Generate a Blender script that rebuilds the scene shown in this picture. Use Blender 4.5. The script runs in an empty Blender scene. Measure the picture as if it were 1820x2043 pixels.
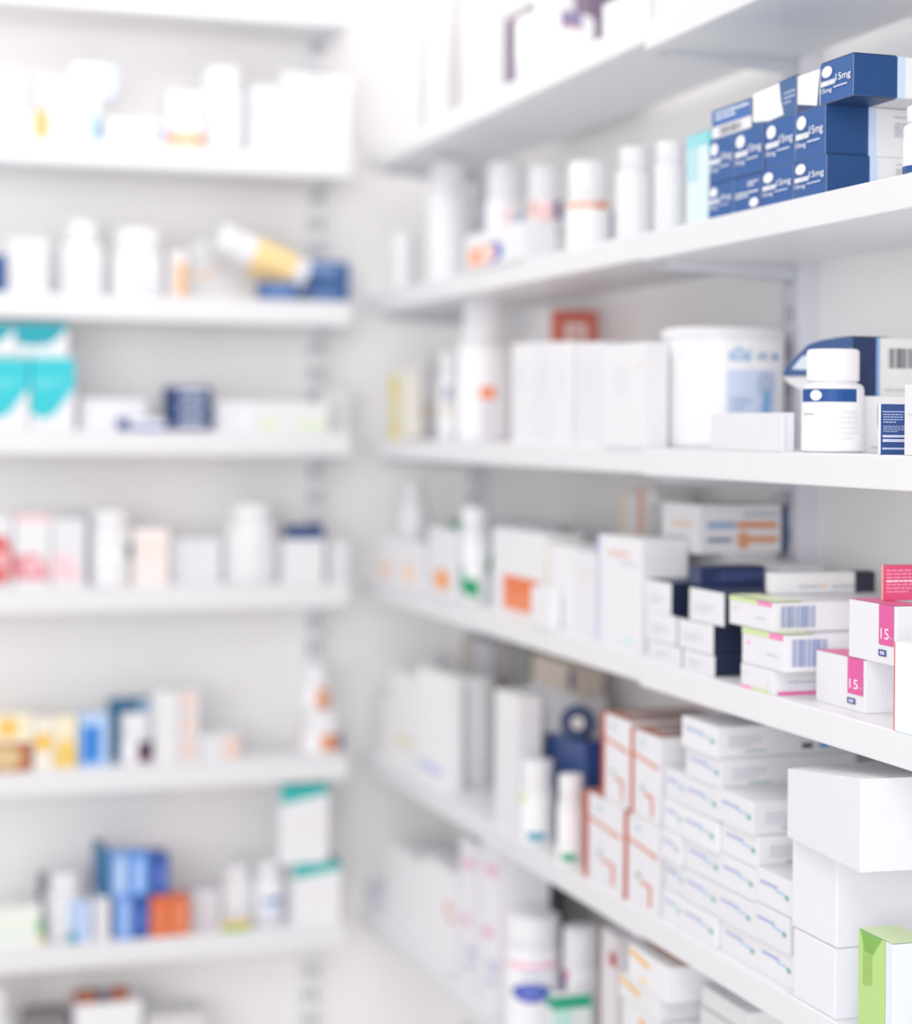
import bpy, bmesh, math, random
from mathutils import Vector, Matrix
random.seed(7)
scene = bpy.context.scene
COL = scene.collection

# ---------------------------------------------------------------- camera
F = 3850.0                      # focal length in pixels of the 1820 wide frame
CX, HY = 910.0, 858.0
PSI = math.atan(1280.0 / F)     # yaw to the right of the back wall normal
ROLL = math.radians(0.467)
CZ = 1.50
cr, sr = math.cos(ROLL), math.sin(ROLL)
RGT0 = Vector((math.cos(PSI), -math.sin(PSI), 0)); FWD = Vector((math.sin(PSI), math.cos(PSI), 0)); UP0 = Vector((0, 0, 1))
RGT = RGT0 * cr + UP0 * sr
UP = UP0 * cr - RGT0 * sr
EYE = Vector((0, 0, CZ))

def ray(px, py): return RGT * ((px - CX) / F) + UP * ((HY - py) / F) + FWD
def onX(px, py, X): d = ray(px, py); return EYE + d * (X / d.x)
def onY(px, py, Y): d = ray(px, py); return EYE + d * (Y / d.y)
def proj(p):
    v = Vector(p) - EYE; z = v.dot(FWD)
    return CX + F * v.dot(RGT) / z, HY - F * v.dot(UP) / z, z
def z_at(p, py):
    """height above point p's foot that is seen at image row py"""
    x, y, z = proj((p[0], p[1], CZ))
    return CZ + (y - py) * z / F

cam = bpy.data.cameras.new('camera'); camo = bpy.data.objects.new('camera', cam); COL.objects.link(camo)
M = Matrix((RGT, UP, -FWD)).transposed().to_4x4(); M.translation = EYE
camo.matrix_world = M
cam.sensor_fit = 'HORIZONTAL'; cam.sensor_width = 36.0; cam.lens = F / 1820 * 36
cam.shift_y = (HY - 1021.5) / 1820
cam.clip_start = 0.05
cam.dof.use_dof = True; cam.dof.focus_distance = 1.97; cam.dof.aperture_fstop = 2.0
scene.camera = camo

# ---------------------------------------------------------------- materials
def lin(h):
    h = h.lstrip('#'); c = [int(h[i:i + 2], 16) / 255 for i in (0, 2, 4)]
    return [x / 12.92 if x <= .04045 else ((x + .055) / 1.055) ** 2.4 for x in c]
MATS = {}
def mat(h, rough=.5, bump=0.0, scale=60, spec=.4, metal=0.0, var=.02):
    key = (h, rough, bump, metal)
    if key in MATS: return MATS[key]
    m = bpy.data.materials.new('print_' + h.lstrip('#')); m.use_nodes = True
    nt = m.node_tree; b = nt.nodes['Principled BSDF']
    b.inputs['Roughness'].default_value = rough; b.inputs['Specular IOR Level'].default_value = spec
    b.inputs['Metallic'].default_value = metal
    c = lin(h)
    tc = nt.nodes.new('ShaderNodeTexCoord'); no = nt.nodes.new('ShaderNodeTexNoise'); no.inputs['Scale'].default_value = scale
    nt.links.new(tc.outputs['Object'], no.inputs['Vector'])
    mx = nt.nodes.new('ShaderNodeMix'); mx.data_type = 'RGBA'
    mx.inputs[6].default_value = [x * (1 - var) for x in c] + [1]; mx.inputs[7].default_value = [min(1, x * (1 + var)) for x in c] + [1]
    nt.links.new(no.outputs['Fac'], mx.inputs[0]); nt.links.new(mx.outputs[2], b.inputs['Base Color'])
    if bump:
        bp = nt.nodes.new('ShaderNodeBump'); bp.inputs['Strength'].default_value = bump; bp.inputs['Distance'].default_value = .001
        nt.links.new(no.outputs['Fac'], bp.inputs['Height']); nt.links.new(bp.outputs['Normal'], b.inputs['Normal'])
    MATS[key] = m; return m

# ---------------------------------------------------------------- mesh helpers
class MB:
    def __init__(s): s.v = []; s.f = []; s.mi = []; s.mats = []; s.smooth = []
    def slot(s, m):
        if m not in s.mats: s.mats.append(m)
        return s.mats.index(m)
    def poly(s, pts, m, smooth=False):
        n = len(s.v); s.v += [tuple(p) for p in pts]; s.f.append(tuple(range(n, n + len(pts)))); s.mi.append(s.slot(m)); s.smooth.append(smooth)
    def mesh(s, verts, faces, m, smooth=False):
        n = len(s.v); s.v += [tuple(p) for p in verts]; k = s.slot(m)
        for f in faces: s.f.append(tuple(i + n for i in f)); s.mi.append(k); s.smooth.append(smooth)
    def bm(s, bmh, m, smooth=False, mtx=None):
        if mtx is not None: bmh.transform(mtx)
        bmh.verts.ensure_lookup_table(); bmh.verts.index_update()
        s.mesh([v.co[:] for v in bmh.verts], [tuple(v.index for v in f.verts) for f in bmh.faces], m, smooth); bmh.free()
    def box(s, x0, y0, z0, x1, y1, z1, m, bev=0.0, seg=2):
        b = hexbm([(x0, y0, z0), (x1, y0, z0), (x1, y1, z0), (x0, y1, z0), (x0, y0, z1), (x1, y0, z1), (x1, y1, z1), (x0, y1, z1)], bev, seg)
        s.bm(b, m)
    def lathe(s, prof, m, n=48, a0=0, a1=360, smooth=True, ridge=0, cx=0, cy=0):
        full = abs(a1 - a0) >= 360; k = n if full else n + 1
        vs = []; fs = []
        for j, (r, z) in enumerate(prof):
            for i in range(k):
                a = math.radians(a0 + (a1 - a0) * i / n)
                rr = r * (1 - (ridge if (i % 2 and 0 < j < len(prof) - 2) else 0))
                vs.append((cx + rr * math.cos(a), cy + rr * math.sin(a), z))
        for j in range(len(prof) - 1):
            for i in range(n):
                i2 = (i + 1) % k if full else i + 1
                fs.append((j * k + i, j * k + i2, (j + 1) * k + i2, (j + 1) * k + i))
        if full:
            if prof[0][0] > 1e-5: fs.append(tuple(reversed(range(k))))
            if prof[-1][0] > 1e-5: fs.append(tuple((len(prof) - 1) * k + i for i in range(k)))
        s.mesh(vs, fs, m, smooth)
    def build(s, name, parent=None, loc=None, rz=0, rot=None):
        me = bpy.data.meshes.new(name); me.from_pydata(s.v, [], s.f)
        for m in s.mats: me.materials.append(m)
        for p, k, sm in zip(me.polygons, s.mi, s.smooth): p.material_index = k; p.use_smooth = sm
        me.update()
        if any(s.smooth):
            try: me.set_sharp_from_angle(angle=math.radians(35))
            except Exception: pass
        o = bpy.data.objects.new(name, me); COL.objects.link(o)
        if parent: o.parent = parent
        if loc is not None: o.location = loc
        o.rotation_euler = rot if rot is not None else (0, 0, rz)
        return o

def hexbm(c, bev=0.0, seg=2):
    b = bmesh.new(); v = [b.verts.new(p) for p in c]
    for f in ((3, 2, 1, 0), (4, 5, 6, 7), (0, 1, 5, 4), (1, 2, 6, 5), (2, 3, 7, 6), (3, 0, 4, 7)): b.faces.new([v[i] for i in f])
    if bev > 0: bmesh.ops.bevel(b, geom=b.edges[:] , offset=bev, segments=seg, profile=.6, affect='EDGES')
    bmesh.ops.recalc_face_normals(b, faces=b.faces[:])
    return b

TXT = {}
def text_tris(st):
    if st in TXT: return TXT[st]
    cu = bpy.data.curves.new('t', 'FONT'); cu.body = st; cu.size = 1; cu.resolution_u = 3; cu.offset = .006
    o = bpy.data.objects.new('t', cu); COL.objects.link(o)
    bpy.context.view_layer.update()
    me = bpy.data.meshes.new_from_object(o.evaluated_get(bpy.context.evaluated_depsgraph_get()))
    vs = [v.co.copy() for v in me.vertices]; fs = [tuple(p.vertices) for p in me.polygons]
    x0 = min(v.x for v in vs); x1 = max(v.x for v in vs); y0 = min(v.y for v in vs); y1 = max(v.y for v in vs)
    vs = [((v.x - x0) / (x1 - x0), (v.y - y0) / (y1 - y0)) for v in vs]
    bpy.data.objects.remove(o); bpy.data.curves.remove(cu); bpy.data.meshes.remove(me)
    TXT[st] = (vs, fs); return TXT[st]

def decal(mb, P, kind, u0, v0, u1, v1, col, off, arg=None):
    """P(u,v,off) -> point.  Draws print into the mesh of its own part."""
    m = mat(col, .45)
    if kind == 'r':
        n = arg or 1
        for i in range(n):
            a, b = u0 + (u1 - u0) * i / n, u0 + (u1 - u0) * (i + 1) / n
            mb.poly([P(a, v0, off), P(b, v0, off), P(b, v1, off), P(a, v1, off)], m)
    elif kind in 'ep' and getattr(P, 'curved', False):      # cut into upright strips that follow the curve
        if kind == 'e': pg = [(.5 + .5 * math.cos(t * math.pi / 12), .5 + .5 * math.sin(t * math.pi / 12)) for t in range(24)]
        else: pg = arg
        N = 18
        for i in range(N):
            um = (i + .5) / N; vv = []
            for (xa, ya), (xb, yb) in zip(pg, pg[1:] + pg[:1]):
                if (xa <= um) != (xb <= um): vv.append(ya + (yb - ya) * (um - xa) / (xb - xa))
            vv.sort()
            for a, b in zip(vv[::2], vv[1::2]):
                ua, ub = u0 + (u1 - u0) * i / N, u0 + (u1 - u0) * (i + 1) / N; va, vb = v0 + (v1 - v0) * a, v0 + (v1 - v0) * b
                mb.poly([P(ua, va, off), P(ub, va, off), P(ub, vb, off), P(ua, vb, off)], m)
    elif kind == 'e':
        cu, cv = (u0 + u1) / 2, (v0 + v1) / 2
        mb.poly([P(cu + (u1 - u0) / 2 * math.cos(t * math.pi / 12), cv + (v1 - v0) / 2 * math.sin(t * math.pi / 12), off) for t in range(24)], m)
    elif kind == 'o':        # ring
        cu, cv = (u0 + u1) / 2, (v0 + v1) / 2
        for t in range(24):
            q = [(math.cos(a * math.pi / 12), math.sin(a * math.pi / 12)) for a in (t, t + 1)]
            pts = [(1, 0), (1, 1), (.55, 1), (.55, 0)]
            mb.poly([P(cu + (u1 - u0) / 2 * s * q[k][0], cv + (v1 - v0) / 2 * s * q[k][1], off) for s, k in pts], m)
    elif kind == 'p':        # polygon, points relative to the rectangle
        mb.poly([P(u0 + (u1 - u0) * a, v0 + (v1 - v0) * b, off) for a, b in arg], m)
    elif kind == 'l':        # lines of small print
        rnd = random.Random(str((u0, v0, u1, v1, arg)))
        n = arg or 3; hh = (v1 - v0) / n
        for i in range(n):
            v = v1 - (i + .75) * hh; u = u0; end = u0 + (u1 - u0) * (1 if i < n - 1 or n == 1 else rnd.uniform(.5, .9))
            while u < end:
                w = (u1 - u0) * rnd.uniform(.08, .2); e = min(u + w, end)
                mb.poly([P(u, v, off), P(e, v, off), P(e, v + hh * .5, off), P(u, v + hh * .5, off)], m)
                u = e + (u1 - u0) * .025
    elif kind == 'b':        # barcode
        rnd = random.Random(3); u = u0
        while u < u1:
            w = (u1 - u0) * rnd.choice((.012, .02, .035)); e = min(u + w, u1)
            mb.poly([P(u, v0, off), P(e, v0, off), P(e, v1, off), P(u, v1, off)], m)
            u = e + (u1 - u0) * rnd.choice((.012, .02, .03))
    elif kind == 't':
        vs, fs = text_tris(arg)
        mb.mesh([P(u0 + (u1 - u0) * a, v0 + (v1 - v0) * b, off) for a, b in vs], fs, m)

def tag(o, label, cat, group=None):
    o['label'] = label; o['category'] = cat
    if group: o['group'] = group
    return o
def struct(o): o['kind'] = 'structure'; return o

def carton_mesh(hx, hy, h, col, dec, warp=None, bev=.0012, faces=None, rough=.45):
    mb = MB(); m = mat(col, rough)
    w = warp or {}
    def tz(i, j): return h + w.get((i, j), 0)       # (x sign, y sign) of a top corner
    c = [(-hx, -hy, 0), (hx, -hy, 0), (hx, hy, 0), (-hx, hy, 0), (-hx, -hy, tz(-1, -1)), (hx, -hy, tz(1, -1)), (hx, hy, tz(1, 1)), (-hx, hy, tz(-1, 1))]
    mb.bm(hexbm(c, min(bev, hx * .3, hy * .3, h * .3)), m)
    FC = {'A': (3, 0, 4, 7), 'N': (0, 1, 5, 4), 'T': (4, 5, 6, 7), 'B': (3, 2, 1, 0), 'E': (1, 2, 6, 5), 'F': (2, 3, 7, 6)}
    cnt = 0
    def mk(face):
        q = [Vector(c[i]) for i in FC[face]]
        nrm = (q[1] - q[0]).cross(q[3] - q[0]).normalized()
        def P(u, v, off): return (q[0] * (1 - u) * (1 - v) + q[1] * u * (1 - v) + q[2] * u * v + q[3] * (1 - u) * v) + nrm * off
        return P
    for d in dec:
        face, kind, u0, v0, u1, v1, colr = d[:7]; arg = d[7] if len(d) > 7 else None
        cnt += 1
        decal(mb, mk(face), kind, u0, v0, u1, v1, colr, .00025 + .00012 * cnt, arg)
    return mb

W = '#e6e6e9'; WW = '#e2e2e6'; WG = '#dadadf'; NAVY = '#26365f'; DNAVY = '#1d2843'; BLU = '#2d62a8'; GRY = '#b9bcc4'; TEAL = '#35c3cf'
ORG = '#ea8350'; PNK = '#dd4f99'; LGR = '#b4d586'; LBL = '#c9daf2'; TXB = '#7d96cf'

XF, XW = 1.034, 1.28            # front edge of the right shelves, right wall
YW = 3.80                       # back wall
YF, BD = 3.61, .19              # front edge and depth of the back shelves
YSEC = 2.335                    # joint between the two right bays
LR, LB = .036, .046             # lip heights
def kz(k, x=1000, X=XF): return onX(x, 848 + k * (x + 370), X).z
RN = {1: -.451, 2: -.1982, 3: .0607, 4: .316, 5: .6185, 6: .905}
RF = {1: -.462, 2: -.201, 3: .0605, 4: .312, 5: .624, 6: .917}
RNZ = {i: kz(k) for i, k in RN.items()}; RFZ = {i: kz(k) for i, k in RF.items()}
for i in RFZ:
    if i != 6 and RFZ[i] < RNZ[i] + .002: pass
BY = {0: 27, 1: 338, 2: 641, 3: 908, 4: 1218, 5: 1574, 6: 1917, 7: 2262}
BZ = {i: onY(345, y, YF).z for i, y in BY.items()}
def rtop(s, y): return (RNZ if y < YSEC else RFZ)[s] + LR
def btop(s): return BZ[s] + LB


def carton(cx, cy, z0, hx, hy, h, label, col=W, dec=(), rz=0, cat='medicine box', group=None, warp=None, flap=None, name='medicine_carton', tilt=None, rough=.45):
    mb = carton_mesh(hx, hy, h, col, dec, warp, rough=rough)
    o = mb.build(name, None, (cx, cy, z0), rz, rot=tilt)
    tag(o, label, cat, group)
    if flap:                                   # tucked end flap on the aisle side / near side
        fb = MB(); fm = mat(flap[1], .45); t = .0005
        if flap[0] == 'A': fb.box(-hx - t, -hy * .97, h * .015, -hx + t, hy * .97, h * .985, fm, .0004, 1)
        else: fb.box(-hx * .97, -hy - t, h * .02, hx * .97, -hy + t, h * .98, fm, .0004, 1)
        fo = fb.build('end_flap', o)
    return o

def R(s, xl, xr, yt, ins, dep, label, col=W, dec=(), z0=None, xe=None, rz=0, h=None, jit=0.0, **kw):
    """carton on right shelf s: aisle face spans columns xl..xr, top of its near corner at row yt"""
    X = XF + ins
    far = onX(xl, 900, X); near = onX(xr, 900, X)
    if xe: dep = onY(xe, 900, near.y).x - X
    if z0 is None: z0 = rtop(s, (far.y + near.y) / 2)
    if h is None: h = z_at((X, near.y), yt) - z0
    X += jit
    o = carton(X + dep / 2, (far.y + near.y) / 2, z0, dep / 2, abs(far.y - near.y) / 2, h, label, col, dec, rz, **kw)
    return z0 + h
def B(s, xl, xr, yt, ins, dep, label, col=W, dec=(), z0=None, rz=0, h=None, **kw):
    """carton on back shelf s: front face spans columns xl..xr"""
    Y = YF + ins
    a = onY(xl, 900, Y); b = onY(xr, 900, Y)
    if z0 is None: z0 = btop(s)
    if h is None: h = z_at(((a.x + b.x) / 2, Y), yt) - z0
    carton((a.x + b.x) / 2, Y + dep / 2, z0, abs(b.x - a.x) / 2, dep / 2, h, label, col, dec, rz, **kw)
    return z0 + h

def bottle(cx, cy, z0, r, h, label, body=W, cap=W, capr=.78, caph=.28, bands=(), kind='bottle', lab=(.12, .62), group=None, name='pill_bottle', cat='bottle', sq=False, tilt=None, ridges=False):
    root = bpy.data.objects.new(name, None); root.empty_display_size = .02; COL.objects.link(root)
    root.location = (cx, cy, z0); root.rotation_euler = tilt or (0, 0, 0)
    tag(root, label, cat, group)
    hc = h * (1 - caph); sh = r * .22 if kind == 'bottle' else r * .06
    nk = r * capr * .92
    mb = MB()
    if kind == 'tall': sh = r * .9
    prof = [(0.0001, 0), (r * .9, 0), (r * .98, r * .04), (r, r * .12)]
    b0 = hc - sh
    prof += [(r, b0)]
    for t in (.25, .5, .75, 1): prof.append((nk + (r - nk) * math.cos(t * math.pi / 2), b0 + sh * .85 * math.sin(t * math.pi / 2)))
    prof += [(nk, hc + h * caph * .25)]
    if kind == 'tub': prof = [(0.0001, 0), (r * .95, 0), (r * .97, r * .04), (r * .98, hc + h * caph * .2)]
    mb.lathe(prof, mat(body, .38)); mb.build('body', root)
    mc = MB(); c0 = hc + (.0008 if kind != 'tub' else 0); rc = r * capr if kind != 'tub' else r * .995; b = rc * .12
    pc = [(rc * .86, c0), (rc * .97, c0), (rc, c0 + .001), (rc, h - b), (rc - b * .3, h - b * .3), (rc - b, h), (0.0001, h)]
    mc.lathe(pc, mat(cap, .42), n=120 if ridges else 48, ridge=.02 if ridges else 0); mc.build('cap' if kind != 'tub' else 'lid', root)
    if bands:
        ml = MB(); az = math.degrees(math.atan2(-cy, -cx))     # towards the viewer
        lab = (lab[0], min(lab[1], (b0 / h if kind != 'tub' else 1)))
        RR = (r if kind != 'tub' else r * .98) + .0004
        ml.lathe([(RR, h * lab[0]), (RR, h * lab[1])], mat('#f0f0f3', .4), n=40, a0=az - 140, a1=az + 140)
        for q, bd in enumerate(bands):
            kd, a0, v0, a1, v1, colr = bd[:6]; arg = bd[6] if len(bd) > 6 else None
            def P(u, v, off): 
                a = math.radians(az + u); rr = RR + .0003 + off
                return (rr * math.cos(a), rr * math.sin(a), v * h)
            P.curved = True
            if kd == 'r' and arg is None: arg = max(2, int(abs(a1 - a0) / 8))
            decal(ml, P, kd, a0, v0, a1, v1, colr, .0002 * q + (.0008 if kd == 't' else 0), arg)
        ml.build('label', root)
    return root
def Rb(s, xl, xr, yt, ins, label, z0=None, h=None, rz=0, **kw):
    r = .02
    for _ in range(6):
        X = XF + ins + r; p = onX((xl + xr) / 2, 900, X); r = (xr - xl) / 2 * proj(p)[2] / F
    if z0 is None: z0 = rtop(s, p.y)
    if h is None: h = z_at(p, yt) - z0
    bottle(X, p.y, z0, r, h, label, **kw); return z0 + h
def Bb(s, xl, xr, yt, ins, label, z0=None, h=None, **kw):
    r = .02
    for _ in range(6):
        Y = YF + ins + r; p = onY((xl + xr) / 2, 900, Y); r = (xr - xl) / 2 * proj(p)[2] / F
    if z0 is None: z0 = btop(s)
    if h is None: h = z_at(p, yt) - z0
    bottle(p.x, Y, z0, r, h, label, **kw); return z0 + h

# ---------------------------------------------------------------- the room
XL = -1.7; YN = -2.2; ZC = 2.75
wallm = mat('#f8f7f6', .7, .1, 40, var=.01); whm = mat('#e3e3e6', .38, .0, 8, var=.01); ceil = mat('#f2f0ee', .8, .1, 30)
def slab(name, x0, y0, z0, x1, y1, z1, m):
    b = MB(); b.box(x0, y0, z0, x1, y1, z1, m); return struct(b.build(name))
slab('wall_back', XL - .1, YW, 0, XW + .1, YW + .1, ZC, wallm)
slab('wall_right', XW, YN, 0, XW + .1, YW, ZC, wallm)
slab('floor', XL - .1, YN, -.05, XW + .1, YW + .1, 0, mat('#eceaea', .35, .05, 12))
slab('ceiling', XL - .1, YN, ZC, XW + .1, YW + .1, ZC + .05, ceil)

# shelves with lip, brackets underneath
def shelf_right(s, y0, y1, zb, label, brackets, xf=XF):
    b = MB(); b.box(xf, y0, zb, XW - .03, y1, zb + LR, whm, .0025, 3)
    o = b.build('wall_shelf', None, (0, 0, 0)); tag(o, label, 'shelf', 'right wall shelves')
    for yb in brackets:
        k = MB(); d = XW - .03
        t = .0025; pr = [(d, -.020), (d, -.0003), (xf + .03, -.0003), (xf + .03, -.010)]
        vs = [(x, yb + sgn * t, zb + z) for sgn in (-1, 1) for x, z in pr]
        k.mesh(vs, [(0, 1, 2, 3), (7, 6, 5, 4), (0, 4, 5, 1), (1, 5, 6, 2), (2, 6, 7, 3), (3, 7, 4, 0)], mat('#d0d3da', .4))
        k.build('bracket', o)
    return o
ordn = {1: 'uppermost visible', 2: 'second', 3: 'eye-level third', 4: 'fourth', 5: 'fifth', 6: 'sixth'}
hold = {1: 'holding white jars near the ceiling', 2: 'carrying the blue cartons', 3: 'carrying the big white tub', 4: 'carrying the pink cartons', 5: 'carrying the orange-edged cartons', 6: 'carrying the yellow-striped cartons'}
under = {1: 'uppermost, with its bracket showing', 2: 'under the blue cartons', 3: 'under the blue-banded pill bottle', 4: 'under the pink cartons', 5: 'under the big blank cartons', 6: 'lowest, at the bottom edge'}
farw = {1: 'uppermost', 2: 'under the orange-ringed bottle', 3: 'under the orange-marked bottle', 4: 'under the orange-square carton', 5: 'under the green-striped bottle', 6: 'under the pink-ringed bottle'}
for s in RNZ:
    shelf_right(s, .9, YSEC, RNZ[s], 'near white shelf on the right wall, ' + under[s], [YSEC - .012, 1.35], XF)
    shelf_right(s, YSEC + .001, 3.70, RFZ[s] if abs(RFZ[s] - RNZ[s]) > .001 else RNZ[s] + .002, 'far white shelf on the right wall by the corner, ' + farw[s], [YSEC + .03, 3.66], XF + .003)
XBE = .985
def shelf_back(s):
    b = MB(); b.box(-1.2, YF, BZ[s], XBE, YW - .02, BZ[s] + LB, whm, .0025, 3)
    o = b.build('wall_shelf', None, (0, 0, 0))
    what = {0: 'topmost, empty in view', 1: 'under the tall white box', 2: 'under the tipped yellow bottle', 3: 'under the turquoise cartons', 4: 'under the red and pink cartons', 5: 'under the yellow and peach cartons', 6: 'under the blue and orange cartons', 7: 'lowest, at the bottom edge'}[s]
    tag(o, 'long white shelf on the back wall, ' + what, 'shelf', 'back wall shelves')
    for xb in (.955, .1):
        k = MB(); zb = BZ[s]; t = .0025; pr = [(YW - .02, -.022), (YW - .02, -.0003), (YF + .03, -.0003), (YF + .03, -.01)]
        vs = [(xb + sgn * t, y, zb + z) for sgn in (-1, 1) for y, z in pr]
        k.mesh(vs, [(0, 1, 2, 3), (7, 6, 5, 4), (0, 4, 5, 1), (1, 5, 6, 2), (2, 6, 7, 3), (3, 7, 4, 0)], mat('#dcdde2', .4)); k.build('bracket', o)
for s in BZ: shelf_back(s)

# slotted uprights
def upright(wall, p, label, wd=.03):
    b = MB(); um = mat('#dcdde6', .4); dm = mat('#8f919c', .7); t = .0295
    if wall == 'r':
        b.box(XW - t, p - wd / 2, .1, XW - .0002, p + wd / 2, 2.6, um, .002)
        for i in range(48):
            for q in (-.007, .007):
                z = .15 + i * .05; b.box(XW - t - .0006, p + q - .002, z, XW - t + .0004, p + q + .002, z + .022, dm)
    else:
        um = mat('#f2f2f4', .5); dm = mat('#9c9ea6', .7)
        b.box(p - wd / 2, YW - t, .1, p + wd / 2, YW - .0002, 2.6, um, .002)
        for i in range(48):
            for q in (-.007, .007):
                z = .15 + i * .05; b.box(p + q - .0035, YW - t - .0006, z, p + q + .0035, YW - t + .0004, z + .024, dm)
    tag(b.build('shelf_upright', None, (0, 0, 0)), label, 'shelf upright')
upright('r', YSEC + .0, 'slotted metal upright on the right wall beside the blue cartons', .05)
upright('r', 3.66, 'slotted metal upright on the right wall close to the corner', .04)
upright('b', .955, 'slotted metal upright on the back wall at the right end of the shelves', .034)
# ================================================================ right wall
# ---- R1, near the ceiling
Rb(1, 800, 842, 60, .03, 'small white round jar on the highest shelf, nearest the corner', kind='tub', group=None)
Rb(1, 846, 912, -20, .03, 'tall white round jar on the highest shelf beside a white carton', kind='tub')
R(1, 925, 980, -30, .02, .02, 'tall plain white carton on the highest shelf beside the mauve carton', W)
R(1, 1000, 1170, -60, .14, .07, 'mauve and brown carton standing behind the shouldered white bottle on the highest shelf', '#75637c', [('A', 'r', .0, .0, 1, .12, '#b08a78')])
Rb(1, 1022, 1180, -5, .005, 'large white bottle with a mauve square on its label on the highest shelf', kind='bottle', capr=.5, caph=.2, lab=(.2, .97), h=None, bands=[('r', 8, .56, 42, .74, '#8e84a8'), ('r', 8, .54, 42, .56, '#d8a890')])
R(1, 1195, 1290, -40, .02, .12, 'white carton on the highest shelf to the right of the big white bottle', WW)
R(1, 1300, 1372, -60, .02, .12, 'white carton on the highest shelf just left of the metal bracket', W)

# ---- R2, the blue cartons
Rb(2, 780, 822, 470, .03, 'low white tub on the second shelf, nearest the corner', kind='tub', caph=.3)
Rb(2, 848, 932, 322, .05, 'plain white pill bottle, leftmost in the row left of the blue cartons', capr=.85, caph=.24)
Rb(2, 966, 1044, 324, .07, 'white pill bottle with a blue and pink swoosh on its label', capr=.9, caph=.30, lab=(.05, .64), bands=[('p', -25, .3, 60, .62, '#4c9be0', [(0, 0), (.6, .25), (.95, .6), (.9, 1), (.8, .65), (.5, .38)]), ('e', -20, .45, 28, .6, '#f6dce4')])
R(2, 925, 1040, 440, .0, .055, 'low white carton with an orange and violet roundel, in front of the swoosh bottle', W, [('A', 'r', .08, .12, .42, .62, '#f2a88a'), ('A', 'e', .3, .1, .68, .66, '#6c63c0'), ('A', 'e', .26, .14, .56, .62, '#f4cdbd'), ('A', 'e', .6, .3, .68, .5, '#2b9be8')])
Rb(2, 1048, 1118, 332, .08, 'white pill bottle with a pink label and navy square', capr=.9, caph=.28, lab=(.05, .66), bands=[('r', -65, .5, -30, .66, '#d9b3a8'), ('r', -28, .46, 38, .64, '#f4cfd2'), ('r', 34, .48, 70, .66, '#3f4f8c'), ('r', 34, .34, 70, .42, '#c9c9d2')])
Rb(2, 1128, 1214, 325, .02, 'white pill bottle with an orange ring under its cap', capr=.92, caph=.40, lab=(.04, .52), bands=[('r', -80, .485, 80, .53, '#e8925c'), ('r', 20, .47, 45, .54, '#d97c44')])
R(2, 1192, 1222, 420, .10, .05, 'narrow carton with a dark blue edge behind the orange-ringed bottle', W, [('A', 'r', 0, 0, .9, 1, '#2f6593')])
Rb(2, 1226, 1300, 296, .02, 'blank white square-shouldered bottle left of the pale turquoise carton', capr=.82, caph=.25)
Rb(2, 1303, 1364, 284, .03, 'blank tall white bottle touching the pale turquoise carton', capr=.9, caph=.24)
R(2, 1366, 1408, 260, .025, .09, 'pale turquoise and white carton beside the blue cartons', '#d9ebef', [('A', 'r', 0, .86, 1, 1, '#8fd8de'), ('A', 'r', 0, .5, .5, .86, '#b4dfe5'), ('N', 'r', 0, .75, 1, 1, '#8fe0e6'), ('T', 'r', 0, 0, 1, 1, '#8fd8de')])
def blue(flip=0, side='#17457c'):
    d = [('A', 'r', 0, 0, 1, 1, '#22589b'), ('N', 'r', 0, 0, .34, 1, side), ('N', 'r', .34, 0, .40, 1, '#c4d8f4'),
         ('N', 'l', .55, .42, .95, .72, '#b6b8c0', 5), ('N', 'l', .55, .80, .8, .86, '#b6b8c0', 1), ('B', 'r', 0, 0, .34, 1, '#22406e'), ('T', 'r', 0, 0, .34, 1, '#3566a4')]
    if not flip:
        d += [('A', 'e', .06, .62, .38, .90, '#f4f6fa'), ('A', 'l', .04, .36, .48, .60, '#f4f6fa', 1), ('A', 't', .50, .42, .95, .64, '#f4f6fa', '15mg'), ('A', 't', .04, .22, .38, .36, '#f4f6fa', '15mg'), ('A', 'l', .44, .30, .86, .37, '#dfe6f4', 1)]
    else:
        d += [('A', 'e', .62, .06, .94, .32, '#f4f6fa'), ('A', 'l', .1, .36, .95, .56, '#f4f6fa', 2), ('A', 'l', .55, .66, .95, .84, '#f4f6fa', 2)]
    return dict(col='#e8e8ea', dec=d, group='blue and white medicine cartons', flap=None)
DB = .155
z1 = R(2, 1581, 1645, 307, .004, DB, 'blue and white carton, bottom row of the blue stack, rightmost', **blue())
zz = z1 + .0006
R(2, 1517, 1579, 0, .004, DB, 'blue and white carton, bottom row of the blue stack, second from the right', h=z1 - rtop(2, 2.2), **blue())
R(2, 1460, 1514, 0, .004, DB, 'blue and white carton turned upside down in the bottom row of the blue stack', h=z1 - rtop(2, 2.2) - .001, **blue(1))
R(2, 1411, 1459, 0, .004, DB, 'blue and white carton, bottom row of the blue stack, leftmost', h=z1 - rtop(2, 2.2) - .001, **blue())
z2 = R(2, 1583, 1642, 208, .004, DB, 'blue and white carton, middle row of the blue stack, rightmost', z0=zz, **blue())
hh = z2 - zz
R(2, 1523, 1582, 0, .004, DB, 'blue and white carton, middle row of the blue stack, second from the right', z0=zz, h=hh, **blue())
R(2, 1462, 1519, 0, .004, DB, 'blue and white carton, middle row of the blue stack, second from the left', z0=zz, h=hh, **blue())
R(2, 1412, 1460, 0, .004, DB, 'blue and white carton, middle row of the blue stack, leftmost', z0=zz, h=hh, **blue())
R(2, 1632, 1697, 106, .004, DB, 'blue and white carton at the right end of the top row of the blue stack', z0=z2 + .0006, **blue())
top = z2 + .0006
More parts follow.
